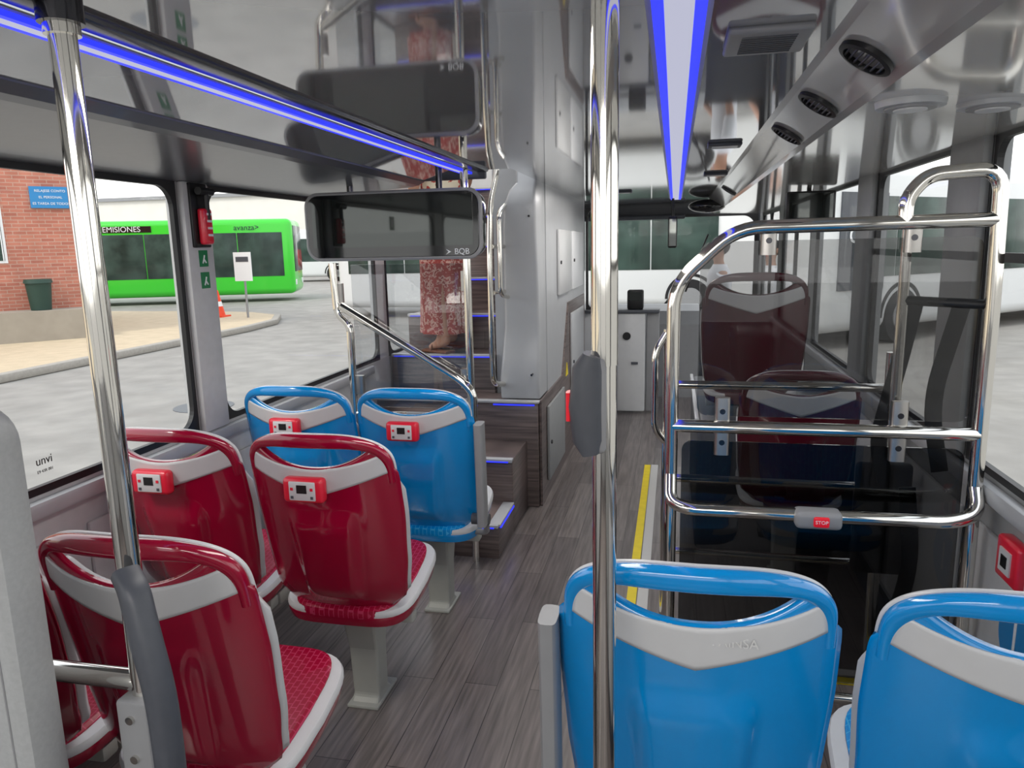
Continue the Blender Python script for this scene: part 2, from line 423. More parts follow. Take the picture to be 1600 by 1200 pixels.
for (z,xl,xr,yf) in ((.636,-.97,-.742,4.07),(.75,-.97,-.742,4.06),(.9,-.96,-.742,4.09),(1.05,-.945,-.742,4.10),(1.3,-.94,-.742,4.08),(1.6,-.93,-.742,4.04),(1.72,-.92,-.742,4.03),(1.80,-.89,-.742,4.04),(1.84,-.86,-.742,4.07),(2.5,-.86,-.742,4.08)):
    yb_=4.335;r=.018;ring=[]
    for (cx,cy,s) in ((xr-r,yb_-.01,0),(xl+r,yb_-.01,90),(xl+r,yf+r,180),(xr-r,yf+r,270)):
        for k in range(5):
            a=math.radians(s+k*22.5); rr=r if s>=180 else .01
            ox=cx if s>=180 else (xr-.01 if s==0 else xl+.01)
            ring.append((ox+rr*math.cos(a),cy+rr*math.sin(a),z))
    rings.append(ring)
loft('panel_body',rings,M['silver'],sp)
for zz in (.78,1.66): cyl('panel_screw',(-.78,4.07,zz),(-.78,4.03,zz),.006,M['chrome_dark'],sp,10)
struct(boxes('wall_stairwell',[(XL-.04,XL,3.4,6.2,1.95,3.9),(XL,-.74,3.38,3.42,1.92,3.9),(XL,-.74,6.2,6.26,0,3.9),(XL,-.74,3.4,6.2,3.9,3.95)],M['white']))
# wood cladding on the aisle side, rising towards the front
bm=bmesh.new(); prof=[(4.05,0),(6.15,0),(6.15,1.10),(5.2,1.10),(4.9,.63),(4.05,.63)]
Rg=[[bm.verts.new((x,yy,zz)) for yy,zz in prof] for x in (-.7405,-.728)]
for j in range(6): bm.faces.new((Rg[0][j],Rg[0][(j+1)%6],Rg[1][(j+1)%6],Rg[1][j]))
bm.faces.new(Rg[0]); bm.faces.new(Rg[1])
struct(frombm('trim_14',bm,M['woody'],None,False))
for (y0,y1,z0,z1,nm,xo) in ((4.22,4.85,.10,.56,'walld',.012),(5.25,5.95,.30,1.02,'silver',.012),(4.75,5.3,1.18,1.60,'trimgrey',0),(5.4,6.0,1.18,1.60,'white',0)):
    t=thing('equipment_hatch','flush grey service hatch with small latch on the aisle wall','hatch',(-.73,(y0+y1)/2,z0),group='aisle wall service hatches')
    box('hatch_door',-.739+xo,-.722+xo,y0,y1,z0,z1,M[nm],t,bev=.006)
    cyl('latch',(-.722+xo,y0+.05,(z0+z1)/2),(-.714+xo,y0+.05,(z0+z1)/2),.012,M['chrome_dark'],t,12)
t=thing('warning_sticker','small yellow triangular warning sticker','sticker',(-.70,4.95,.72))
loft('sticker_face',[[(-.727+d,5.02,.60),(-.727+d,5.12,.60),(-.727+d,5.07,.69)] for d in (0,.003)],M['yellow'],t)

t=thing('stair_handrail','chrome handrail fixed on the silver stair panel','handrail',(-.98,4.0,.75))
tube('rail',[(-.95,4.06,.72),(-.985,3.95,.74),(-.985,3.95,1.45),(-.975,3.95,1.72),(-.93,3.95,1.90),(-.93,3.95,2.2)],.016,M['chrome'],t,.06)
tube('rail',[(-.91,4.05,1.22),(-.93,3.96,1.24),(-.93,3.96,1.68),(-.91,4.03,1.72)],.013,M['chrome'],t,.04)
for zz in (1.25,1.5): cyl('rail_bracket',(-.93,4.06,zz),(-.97,3.95,zz),.012,M['chrome'],t)

t=thing('stair_barrier','chrome pole barrier with diagonal rail and clear panel beside stairs','barrier',(-1.2,3.25,0))
tube('post',[(-.915,3.24,0.0),(-.915,3.24,1.85)],.018,M['chrome'],t,0)
tube('post',[(-1.50,3.24,.0),(-1.50,3.24,1.15),(-1.56,3.24,1.20),(-1.57,3.24,1.44)],.018,M['chrome'],t,.04)
tube('diagonal_rail',[(-1.53,3.22,1.24),(-1.48,3.22,1.21),(-.96,3.22,.90),(-.90,3.22,.84),(-.90,3.22,.62),(-.93,3.22,.40)],.020,M['chrome'],t,.05)
tube('lower_rail',[(-1.5,3.24,.72),(-.915,3.24,.72)],.015,M['chrome'],t,0)
box('clear_panel',-1.49,-.93,3.262,3.270,.75,1.43,M['clear'],t,bev=.002)
for (xx,zz) in ((-1.55,1.30),(-1.47,.86),(-.94,.90),(-.925,1.35)):
    sweep('clamp',[(xx,3.25,zz-.045),(xx,3.25,zz+.045)],.022,.016,(0,1,0),M['clamp'],t,ex=4)
sweep('stop_box',[(-1.22,3.215,.72),(-1.08,3.215,.72)],.02,.02,(0,1,0),M['mgrey'],t,ex=4)
cyl('stop_button',(-1.12,3.20,.722),(-1.12,3.188,.722),.012,M['stopred'],t)

# ------------------------------------------------------------ hanging monitor
t=thing('passenger_display','wide black rounded passenger information display hanging under ceiling','display',(-1.2,3.08,1.6))
MX0,MX1,MZ0,MZ1=-1.585,-.79,1.455,1.742
def rrect(g,cr,y):
    out=[]; x0,x1,z0,z1=MX0+g,MX1-g,MZ0+g,MZ1-g
    for (cx,cz,s) in ((x1-cr,z1-cr,0),(x0+cr,z1-cr,90),(x0+cr,z0+cr,180),(x1-cr,z0+cr,270)):
        for k in range(7):
            a=math.radians(s+15*k); out.append((cx+cr*math.cos(a),y,cz+cr*math.sin(a)))
    return out
loft('casing',[rrect(.04,.04,3.17),rrect(.006,.06,3.15),rrect(0,.06,3.06),rrect(.008,.055,3.045)],M['blackg'],t)
loft('bezel',[rrect(.000,.06,3.055),rrect(-.004,.064,3.050),rrect(-.003,.063,3.040),rrect(.004,.058,3.036),rrect(.010,.053,3.037)],M['mgrey'],t)
loft('front_glass',[rrect(.010,.053,3.036),rrect(.012,.052,3.033)],M['blackg'],t)
def qd(x0,x1,z0,z1,y): return [(x1,y,z1),(x0,y,z1),(x0,y,z0),(x1,y,z0)]
loft('screen',[qd(MX0+.035,MX1-.035,MZ0+.055,MZ1-.025,3.0335),qd(MX0+.035,MX1-.035,MZ0+.055,MZ1-.025,3.0315)],M['screen'],t)
text('display_logo','BQB',(-.875,3.031,1.483),(math.pi/2,0,0),.034,M['white'],t)
loft('logo_mark',[[(-.945,y,1.472),(-.922,y,1.483),(-.945,y,1.494),(-.934,y,1.483)] for y in (3.0335,3.031)],M['white'],t)
tube('hanger',[(-1.4,3.11,1.73),(-1.4,3.11,1.80)],.014,M['chrome_dark'],t,0)
tube('hanger',[(-.99,3.11,1.73),(-.99,3.11,1.84)],.014,M['chrome_dark'],t,0)

# ------------------------------------------------------------ seats
def interp(z,T):
    if z<=T[0][0]: return T[0][1]
    for (a,b),(c,d) in zip(T,T[1:]):
        if z<=c:
            f=(z-a)/(c-a); f=f*f*(3-2*f)*.5+f*.5
            return b+(d-b)*f
    return T[-1][1]
WT=[(.38,.165),(.43,.192),(.50,.211),(.60,.222),(.75,.230),(.86,.229),(.95,.218),(1.02,.206)]
def ss(a,b,x):
    t=max(0,min(1,(x-a)/(b-a))); return t*t*(3-2*t)
def yb(x,z,relief=True):
    y=.13*(1-(z-.4)/.615)+.75*x*x+2.2*abs(x)**3
    if z<.52: y+=1.2*(.52-z)**2*2
    if relief:
        hw=.075+.03*(z-.4)/.4
        y-=.016*(1-ss(hw-.02,hw+.012,abs(x)))*ss(.44,.50,z)*(1-ss(.70,.78,z))
    return y
def gridmesh(name,nu,nv,fn,m,parent,solid,label=None,bevel=False):
    bm=bmesh.new(); V=[[bm.verts.new(fn(-1+2*i/nu,j/nv)) for i in range(nu+1)] for j in range(nv+1)]
    for j in range(nv):
        for i in range(nu): bm.faces.new((V[j][i],V[j][i+1],V[j+1][i+1],V[j+1][i]))
    o=frombm(name,bm,m,parent,True,label)
    s=o.modifiers.new('sol','SOLIDIFY'); s.thickness=solid; s.offset=0
    return o
AX=.214
def archz(x):
    c=min(1,(abs(x)/AX))**(1/.55)
    return .850+.131*(max(0,1-c*c))**.31
def zt(u):
    a=.898+.100*abs(u)**2.2
    return min(a,max(.88,archz(u*.222)))
def zb(u): return .392+.075*abs(u)**3.5
def make_seat(shell,cush,label,loc,group,charger=True,leg=True,armrest=0,beam=False):
    t=thing('passenger_chair',label,'seat',loc,group=group,world=False)
    def body(u,v):
        z=zb(u)+(zt(u)-zb(u))*v; x=u*interp(z,WT); return (x,yb(x,z),z)
    gridmesh('backrest_shell',44,36,body,shell,t,.016)
    def inner(u,v):
        top=zt(u)-.012-.05*ss(.6,1,abs(u)); z=zb(u)+.02+(top-zb(u)-.02)*v; x=u*(interp(z,WT)+.004); return (x,yb(x,z,False)+.018,z)
    gridmesh('backrest_rim',24,24,inner,M['trimgrey'],t,.016)
    def pad(u,v):
        z=.45+.42*v+.01*abs(u)**3*(1-2*v); x=u*(interp(z,WT)-.028); return (x,yb(x,z,False)+.036-.01*abs(u)**6-.01*abs(2*v-1)**6,z)
    gridmesh('backrest_cushion',18,20,pad,cush,t,.022)
    def chev(u,v):
        u=u*.92; zl=.812+.075*abs(u)**1.05; zh=min(zt(u)-.002,.898+.050*abs(u)**2.0); z=zl+(zh-zl)*v; x=u*interp(z,WT); return (x,yb(x,z)-.0095,z)
    gridmesh('backrest_band',36,8,chev,M['trimgrey'],t,.004)
    for nm,dy,hb,mm,g in (('handle',.0,.015,shell,0),('handle_rim',.019,.008,M['trimgrey'],-.001)):
        P=[]
        N=48
        for i in range(N+1):
            a=math.pi*i/N; c=math.cos(a); s=math.sin(a)
            x=(AX-.002)*math.copysign(abs(c)**.55,c); z=.850+.131*abs(s)**.62
            P.append((x,yb(x,z,False)+dy,z))
        sweep(nm,P,lambda q:.010+g+.005*ss(.0,.15,min(q,1-q))+.005*ss(.25,.5,min(q,1-q)),hb,(0,1,0),mm,t,ex=2.6)
    def ring(sx,sy,z,ex=4.5,tilt=.03,cy=.335):
        out=[]
        for k in range(40):
            a=2*math.pi*k/40; c=math.cos(a); s=math.sin(a)
            x=.212*sx*math.copysign(abs(c)**(2/ex),c); y=.215*sy*math.copysign(abs(s)**(2/ex),s)
            xx=x*(1-.06*(y>0)*(y/.215)) ; out.append((xx,cy+y,z+tilt*((cy-.335+y)/.215)))
        return out
    loft('seat_shell',[ring(.55,.62,.368),ring(.85,.86,.378),ring(.97,.97,.395),ring(1,1,.418),ring(1,1,.426)],shell,t)
    loft('seat_rim',[ring(.99,.985,.424),ring(1.01,.99,.428),ring(1.01,.99,.438),ring(.985,.98,.446),ring(.84,.975,.446),ring(.82,.96,.438)],M['trimgrey'],t)
    loft('seat_cushion',[ring(.84,1.005,.424),ring(.84,1.012,.436),ring(.835,1.0,.449),ring(.80,.95,.455),ring(.5,.6,.450),ring(.2,.2,.447)],cush,t)
    if leg:
        rg=[]
        for (z,hx,hy,cy) in ((.38,.062,.11,.31),(.34,.058,.07,.31),(.20,.05,.042,.315),(.03,.046,.042,.32),(.0,.05,.07,.32)):
            rg.append([(sx*hx,cy+sy*hy,z) for sx,sy in ((-1,-1),(1,-1),(1,1),(-1,1))])
        lg=loft('leg',rg,M['leg'],t,smooth=False)
        b=lg.modifiers.new('b','BEVEL'); b.width=.008; b.segments=2
        box('foot_plate',-.055,.055,.24,.42,0,.012,M['leg'],t,bev=.004)
    box('seat_frame',-.2,.2,.22,.27,.335,.375,M['leg'],t,bev=.008)
    if beam: box('support_beam',-.24,.20,.28,.36,.325,.372,M['leg'],t,bev=.01)
    if charger:
        y0=yb(0,.84)-.013; x0=-.02
        cgo=box('usb_charger',x0-.062,x0+.062,y0-.03,y0+.004,.803,.876,M['devred'],t,bev=.012,seg=3)
        box('charger_face',x0-.040,x0+.040,y0-.0335,y0-.028,.812,.867,M['trimgrey'],cgo,bev=.003)
        box('charger_port',x0-.015,x0+.015,y0-.0352,y0-.033,.834,.858,M['black'],cgo)
        for dx in (-.034,.026): 
            box('charger_button',x0+dx,x0+dx+.008,y0-.0352,y0-.033,.818,.826,M['dgrey'],cgo)
            box('charger_button',x0+dx,x0+dx+.008,y0-.0352,y0-.033,.842,.850,M['devred'],cgo)
        box('charger_mount',x0-.03,x0+.03,y0,y0+.012,.81,.86,M['devred'],cgo)
    if armrest:
        s=armrest
        sweep('armrest',[(s*.250,.10,.46),(s*.250,.095,.62),(s*.250,.085,.86)],.035,.017,(1,0,0),M['mgrey'],t,ex=4,label='folded-up grey armrest')
        cyl('armrest_hinge',(s*.20,.13,.47),(s*.268,.13,.47),.022,M['dgrey'],t)
        tube('armrest_bracket',[(s*.16,.2,.39),(s*.25,.17,.40),(s*.25,.13,.47)],.012,M['mgrey'],t,.03)
    return t
G1='red and blue passenger seats'
XA,XW=-.985,-1.475
ra=make_seat(M['red'],M['redcush'],'glossy red plastic bus seat with perforated cushion by the aisle',(XA,1.80,0),G1)
rn=dup(ra,(-.985,1.06,0),'glossy red bus seat with grey rim beside chrome pole')
for ch in list(rn.children):
    if ch.name.startswith('usb_charger'):
        for c2 in list(ch.children): bpy.data.objects.remove(c2)
        bpy.data.objects.remove(ch)
rw=make_seat(M['red'],M['redcush'],'glossy red plastic bus seat next to the window',(XW,1.80,0),G1,leg=False,beam=True)
rw2=dup(rw,(XW,1.06,0))
ba=make_seat(M['blue'],M['bluecush'],'glossy blue priority seat by the aisle with folded grey armrest',(-.945,2.47,0),G1,armrest=1)
bw=make_seat(M['blue'],M['bluecush'],'glossy blue priority seat next to the window with red charger',(-1.42,2.47,0),G1,leg=False,beam=True)
bc=make_seat(M['blue'],M['bluecush'],'large glossy blue seat with grey band behind the chrome cage',(.045,1.10,0),G1,charger=False,armrest=-1)
bd=make_seat(M['blue'],M['bluecush'],'glossy blue seat beside the window wall',(.545,1.08,0),G1,charger=False,leg=True)
tx=text('embossed_maker_mark','FAINSA',(.06,yb(.05,.865)-.0125,.872),(math.pi/2-.2,0,0),.022,M['stripgrey'],bc,ext=.0004)
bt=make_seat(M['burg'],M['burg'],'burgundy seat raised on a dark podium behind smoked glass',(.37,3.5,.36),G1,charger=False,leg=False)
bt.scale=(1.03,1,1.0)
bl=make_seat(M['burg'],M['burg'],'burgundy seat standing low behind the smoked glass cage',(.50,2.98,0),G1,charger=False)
pd=thing('wheel_arch_podium','dark grey boxed wheel arch podium with seat on top','podium',(.45,4.1,0))
box('podium_body',.12,.845,3.54,4.8,0,.66,M['dgrey'],pd,bev=.03,seg=3)
box('podium_edge',.11,.13,3.54,4.8,.64,.67,M['silver'],pd,bev=.005)

y1=box('floor_line',-.175,-.135,2.5,4.95,0,.004,M['yellow']); tag(y1,'yellow line marking the wheelchair bay edge on the floor','floor marking')
y2=box('floor_line',-.175,.80,2.47,2.51,0,.004,M['yellow']); tag(y2,'yellow floor line crossing below the chrome cage','floor marking')
y3=box('floor_trim_strip',-.13,-.085,2.51,4.95,0,.006,M['stripgrey']); tag(y3,'pale grey aluminium floor strip beside yellow line','floor strip')
y4=box('floor_trim_strip',-.13,.80,2.52,2.56,0,.006,M['stripgrey']); tag(y4,'pale grey aluminium floor strip across the bay','floor strip')

# ------------------------------------------------------------ poles
t=thing('grab_pole','tall polished chrome pole with stop button unit','pole',(-.096,1.05,0))
tube('pole_tube',[(-.094,1.05,0),(-.096,1.05,1.35)],.0178,M['chrome'],t,0,20)
tube('pole_sleeve',[(-.096,1.05,1.33),(-.096,1.05,1.85)],.0192,M['chrome'],t,0,20)
cyl('floor_flange',(-.094,1.05,0),(-.094,1.05,.02),.04,M['chrome'],t)
cyl('ceiling_flange',(-.096,1.05,1.83),(-.096,1.05,1.85),.04,M['chrome'],t)
P=[(-.114,1.045,1.20),(-.118,1.045,1.22),(-.121,1.045,1.27),(-.118,1.045,1.325),(-.112,1.045,1.345)]
sweep('stop_unit',P,lambda q:.008+.018*math.sin(math.pi*min(1,max(0,q*.9+.05)))**.6,.024,(0,1,0),M['dgrey'],t,ex=3.2)
sweep('stop_button',[(-.147,1.045,1.248),(-.147,1.045,1.29)],.004,.012,(0,1,0),M['stopred'],t)
box('stop_unit_clip',-.116,-.090,1.028,1.072,1.20,1.345,M['mgrey'],t,bev=.01,seg=3)
t=thing('grab_pole','chrome pole rising beside the front row seat with collar','pole',(-.833,.934,0))
tube('pole_tube',[(-.833,.934,.80),(-.833,.934,1.835)],.0185,M['chrome'],t,0,20)
cyl('pole_collar',(-.833,.934,1.80),(-.833,.934,1.815),.024,M['chrome'],t)
cyl('pole_collar',(-.833,.934,1.815),(-.833,.934,1.85),.030,M['chrome_dark'],t)
tube('horizontal_rail',[(-.833,.934,.818),(-1.4,.934,.818)],.0175,M['chrome'],t,0,18)
box('pole_bracket',-.862,-.806,.90,.965,.0,.80,M['mgrey'],t,bev=.006)
for zz in (.77,.7): cyl('bracket_screw',(-.835,.90,zz),(-.835,.895,zz),.007,M['chrome'],t,12)
sweep('armrest',fillet([(-.815,.905,1.02),(-.790,.89,1.0),(-.772,.88,.93),(-.752,.875,.84),(-.745,.87,.70),(-.752,.87,.55)],.09),lambda q:.010+.012*math.sin(math.pi*min(.8,q*.8+.12))**.7,.021,(.35,1,.1),M['dgrey'],t,ex=3,label='dark grey curved folding armrest')

t=thing('padded_partition','tall grey leatherette partition panel with stitched edge','partition',(-1.3,.84,0))
def rr2(g,y):
    out=[]
    x0,x1,z0,z1,cr=-1.72+g,-.925-g,.15+g,1.29-g,.05
    for (cx,cz,s) in ((x1-cr,z1-cr,0),(x0+cr,z1-cr,90),(x0+cr,z0+cr,180),(x1-cr,z0+cr,270)):
        for k in range(7):
            a=math.radians(s+15*k); out.append((cx+cr*math.cos(a),y,cz+cr*math.sin(a)))
    return out
loft('partition_board',[rr2(.012,.80),rr2(.003,.806),rr2(0,.82),rr2(0,.85),rr2(.004,.864),rr2(.014,.87)],M['lea'],t)
P=[p for p in rr2(.03,.7995)]
tube('stitching',P[0:8],.0015,M['mgrey'],t,0,6)
tube('stitching',[(-.955,.7995,.2),(-.955,.7995,1.22)],.0015,M['mgrey'],t,0,6)
for xx in (-1.65,-1.0): box('partition_leg',xx-.02,xx+.02,.82,.86,0,.17,M['leg'],t)

# ------------------------------------------------------------ chrome cage
t=thing('wheelchair_bay_screen','chrome tube cage with smoked glass panels and stop button','screen',(.4,2.1,0))
Y=2.10
tube('frame_tube',[(0,Y,0),(0,Y,1.385),(.16,Y,1.535),(.785,Y,1.54)],.0185,M['chrome'],t,.07,18)
tube('frame_tube',[(.795,Y,0),(.795,Y,1.3),(.787,Y,1.665),(.62,Y,1.655),(.575,Y,1.60),(.575,Y,1.54)],.0185,M['chrome'],t,.06,18)
tube('frame_tube',[(0.0,Y,.985),(.795,Y,.985)],.0185,M['chrome'],t,0,18)
tube('frame_tube',[(0.0,Y,.84),(.0,Y-.05,.775),(.05,Y-.07,.762),(.72,Y-.07,.762),(.79,Y-.05,.78),(.795,Y,.84)],.0185,M['chrome'],t,.05,18)
tube('frame_tube',[(.6,Y+.06,1.54),(.6,Y+.06,.985)],.014,M['chrome'],t,0)
tube('frame_tube',[(0,Y,.18),(.795,Y,.18)],.0165,M['chrome'],t,0)
tube('short_rung',[(.6,Y+.06,1.335),(.795,Y+.02,1.325)],.013,M['black'],t,0)
def rpanel(name,x0,x1,z0,z1,cr,y,m):
    def q(yy):
        out=[]
        for (cx,cz,s) in ((x1-cr,z1-cr,0),(x0+cr,z1-cr,90),(x0+cr,z0+cr,180),(x1-cr,z0+cr,270)):
            for k in range(7):
                a=math.radians(s+15*k); out.append((cx+cr*math.cos(a),yy,cz+cr*math.sin(a)))
        return out
    return loft(name,[q(y),q(y+.006)],m,t)
rpanel('smoked_panel',.07,.775,1.01,1.50,.03,Y+.03,M['smoke'])
rpanel('smoked_panel',.03,.775,.21,.935,.03,Y+.03,M['smoked'])
for (xx,zz) in ((.245,1.50),(.60,1.50),(.14,1.03),(.14,.94),(.60,1.03),(.60,.94)):
    sweep('clamp',[(xx,Y+.012,zz-.038),(xx,Y+.012,zz+.038)],.021,.013,(0,1,0),M['clamp'],t,ex=3.5)
    cyl('clamp_screw',(xx,Y,zz),(xx,Y-.004,zz),.008,M['chrome_dark'],t,12)
sb=box('stop_box',.33,.45,Y-.112,Y-.05,.735,.784,M['mgrey'],t,bev=.014,seg=3)
box('stop_button',.375,.415,Y-.118,Y-.108,.745,.774,M['stopred'],sb,bev=.005)
text('stop_lettering','STOP',(.395,Y-.1185,.760),(math.pi/2,0,0),.0135,M['white'],sb)
t=thing('wheelchair_bay_rail','second chrome tube frame with grab handle at the wheelchair bay','rail',(.3,2.85,0))
Y=2.82
tube('frame_tube',[(-.02,Y,0),(-.02,Y,1.18)],.016,M['chrome'],t,.0)
tube('frame_tube',[(-.02,Y,.97),(.76,Y,.97)],.016,M['chrome'],t,0)
tube('frame_tube',[(-.02,Y,.60),(.76,Y,.60)],.016,M['chrome'],t,0)
tube('frame_tube',[(-.02,Y,.30),(.76,Y,.30)],.014,M['chrome'],t,0)
tube('frame_tube',[(.76,Y,0),(.76,Y,1.10)],.016,M['chrome'],t,.0)
tube('grab_handle',[(-.02,Y,1.17),(-.065,Y-.02,1.10),(-.065,Y-.02,.80),(-.02,Y,.74)],.014,M['chrome'],t,.05)
for k,pts in enumerate(([(.64,2.19,1.33),(.62,2.22,1.15),(.58,2.24,.92),(.61,2.22,.80)],[(.75,2.17,1.33),(.70,2.2,1.05),(.74,2.2,.85)],[(.66,2.2,.80),(.69,2.2,.55),(.63,2.2,.32),(.64,2.19,.18)])):
    sb=sweep('safety_belt',fillet(pts,.12),.022,.002,(0.1,1,0),M['black'],None,ex=4); tag(sb,'black woven safety belt hanging beside the window','belt','wheelchair bay belts')
t=thing('folding_backrest','black padded wheelchair backrest on a chrome post','backrest',(.72,2.55,0))
box('pad',.62,.80,2.60,2.64,.35,.75,M['black'],t,bev=.018,seg=3)
tube('post',[(.71,2.66,0),(.71,2.66,.75)],.018,M['chrome'],t,0)
box('pad_arm',.66,.76,2.63,2.67,.5,.55,M['dgrey'],t)

t=thing('wall_charger','red charger box on the grey side wall','charger',(.84,1.95,.66))
box('charger_body',.815,.852,1.87,1.99,.65,.76,M['devred'],t,bev=.01,seg=3)
box('charger_face',.811,.817,1.90,1.96,.675,.735,M['trimgrey'],t)
box('charger_port',.809,.812,1.915,1.945,.69,.72,M['black'],t)
t=thing('round_decal','round blue wall decal with white number','decal',(.83,1.85,.5))
cyl('decal_disc',(.836,1.88,.52),(.832,1.88,.52),.09,M['signblue'],t,32)
text('decal_number','1',(.831,1.88,.52),(math.pi/2,0,-math.pi/2),.13,M['white'],t)

t=thing('emergency_hammer','red emergency hammer in dark holder on the window pillar','hammer',(-1.69,2.46,1.55))
box('holder_back',-1.712,-1.70,2.41,2.51,1.52,1.75,M['black'],t,bev=.004)
box('holder',-1.70,-1.67,2.435,2.49,1.53,1.66,M['devred'],t,bev=.01,seg=3)
tube('hammer_handle',[(-1.675,2.465,1.62),(-1.675,2.465,1.73)],.010,M['black'],t,0)
cyl('hammer_head',(-1.675,2.42,1.72),(-1.675,2.50,1.72),.014,M['black'],t)
for z in (1.56,1.585,1.61,1.635): box('holder_rib',-1.671,-1.667,2.452,2.478,z,z+.008,M['white'],t)
for (z0,z1) in ((1.45,1.51),(1.37,1.43)):
    s_=thing('safety_sticker','green emergency instruction sticker on the window pillar','sticker',(-1.70,2.46,z0),group='green pillar stickers')
    box('sticker_face',-1.711,-1.7075,2.44,2.49,z0,z1,M['signgreen'],s_)
    tube('running_figure',[(-1.7065,2.455,z0+.012),(-1.7065,2.463,z0+.028),(-1.7065,2.468,z0+.042)],.003,M['white'],s_,0,6)
    tube('running_leg',[(-1.7065,2.463,z0+.028),(-1.7065,2.475,z0+.014)],.003,M['white'],s_,0,6)
s_=thing('exit_sticker','green exit sticker on the window glass','sticker',(-1.73,1.5,1.62))
box('sticker_face',-1.748,-1.7465,1.54,1.62,1.615,1.70,M['signgreen'],s_)
box('sticker_mark',-1.7463,-1.7455,1.565,1.595,1.635,1.68,M['white'],s_)
s_=thing('maker_sticker','small black maker lettering on the window glass','sticker',(-1.745,1.7,.9))
text('lettering','unvi',(-1.7455,1.69,.93),(math.pi/2,0,math.pi/2),.035,M['black'],s_)
text('small_lettering','E9 43R 001',(-1.7455,1.69,.90),(math.pi/2,0,math.pi/2),.012,M['black'],s_)

# ------------------------------------------------------------ front zone
t=thing('driver_partition','light grey driver cabin counter with door panels','partition',(-.9,6.6,0))
box('counter_panel',-1.70,-.52,6.55,6.62,0,.90,M['silver'],t,bev=.01)
box('counter_top',-1.70,-.12,6.50,6.72,.90,.93,M['dgrey'],t,bev=.008)
box('door_panel',-.50,-.24,6.52,6.60,.02,.90,M['trimgrey'],t,bev=.015)
box('door_panel',-.23,-.12,6.56,6.62,.02,.90,M['mgrey'],t,bev=.01)
cyl('round_lock',(-.40,6.52,.70),(-.40,6.505,.70),.035,M['black'],t)
box('handle_slot',-.36,-.30,6.505,6.52,.45,.47,M['dgrey'],t)
ringframe('cabin_window_frame','y',6.3,-.735,-.50,.95,1.80,.02,.04,.03,M['black'],t)
box('cabin_post',-.50,-.47,6.30,6.36,0,1.85,M['dgrey'],t)
t=thing('dashboard','wide grey dashboard under the windshield','dashboard',(-.4,7.6,0))
loft('dash_body',[[(x,7.3,.0),(x,7.3,.72),(x,7.42,.84),(x,7.7,.88),(x,8.08,.86),(x,8.08,0)] for x in (-1.68,.25)],M['mgrey'],t,smooth=False)
t=thing('ticket_machine','black ticket machine on the driver counter','ticket machine',(-.6,6.6,.93))
box('machine_body',-.40,-.26,6.54,6.66,.93,1.10,M['black'],t,bev=.015)
box('machine_screen',-.385,-.275,6.532,6.54,1.01,1.085,M['screen'],t)
t=thing('driver_chair','dark high-backed driver seat','driver seat',(-1.2,7.0,0))
box('seat_back',-1.42,-.98,6.85,6.97,.55,1.25,M['dgrey'],t,bev=.05,seg=4)
box('headrest',-1.32,-1.08,6.86,6.95,1.27,1.45,M['dgrey'],t,bev=.04,seg=4)
box('seat_base',-1.42,-.98,6.95,7.25,.42,.56,M['dgrey'],t,bev=.04,seg=3)
box('seat_pedestal',-1.3,-1.1,7.0,7.2,0,.43,M['black'],t)
t=thing('steering_wheel','black bus steering wheel above the dashboard','steering wheel',(-1.2,7.5,.9))
rg=[]
for k in range(32):
    a=2*math.pi*k/32; c=Vector((-1.2+.22*math.cos(a),7.42+.1*math.sin(a),1.06+.18*math.sin(a)))
    ax=Vector((math.cos(a),.45*math.sin(a),.85*math.sin(a))).normalized(); nz=Vector((0,-.85,.5)).normalized()
    rg.append([c+ax*.014*math.cos(b)+nz*.014*math.sin(b) for b in [2*math.pi*i/8 for i in range(8)]])
loft('wheel_rim',rg,M['black'],t,closed=True)
tube('wheel_spoke',[(-1.41,7.42,1.06),(-.99,7.42,1.06)],.012,M['black'],t,0)
tube('steering_column',[(-1.2,7.42,1.06),(-1.2,7.55,.89)],.03,M['black'],t,0)
t=thing('interior_mirror','black hanging rear view mirror','mirror',(-.03,6.0,1.6))
box('mirror_head',-.055,.015,5.98,6.02,1.46,1.70,M['black'],t,bev=.015,seg=3)
box('mirror_glass',-.047,.007,5.975,5.981,1.475,1.68,M['screen'],t)
tube('mirror_arm',[(-.02,6.0,1.69),(-.02,6.0,1.85)],.01,M['black'],t,0)
t=thing('dome_camera','black oval camera housing on the ceiling','camera',(.28,6.4,1.77))
ball('camera_body',(.25,6.4,1.79),.15,.10,.055,M['blackg'],t)
t=thing('side_monitor','small black monitor fixed above the front door','monitor',(.70,4.3,1.6))
box('monitor_case',.58,.83,4.28,4.33,1.60,1.755,M['black'],t,bev=.01)
box('monitor_screen',.595,.815,4.274,4.281,1.615,1.745,M['screen'],t)
tube('monitor_bracket',[(.70,4.32,1.74),(.70,4.34,1.80)],.012,M['black'],t,0)
t=thing('sun_blind','dark rolled sun blind above the windshield','blind',(-.4,8.0,1.7))
box('blind_roll',-1.6,.1,7.98,8.05,1.74,1.79,M['dgrey'],t,bev=.02,seg=3)
t=thing('windshield_wiper','black windshield wiper arm on the glass','wiper',(-.2,8.16,.85))
tube('wiper_arm',[(-.1,8.18,.84),(.30,8.165,1.35)],.012,M['black'],t,0)
tube('wiper_blade',[(.12,8.16,.98),(.34,8.16,1.58)],.010,M['black'],t,0)

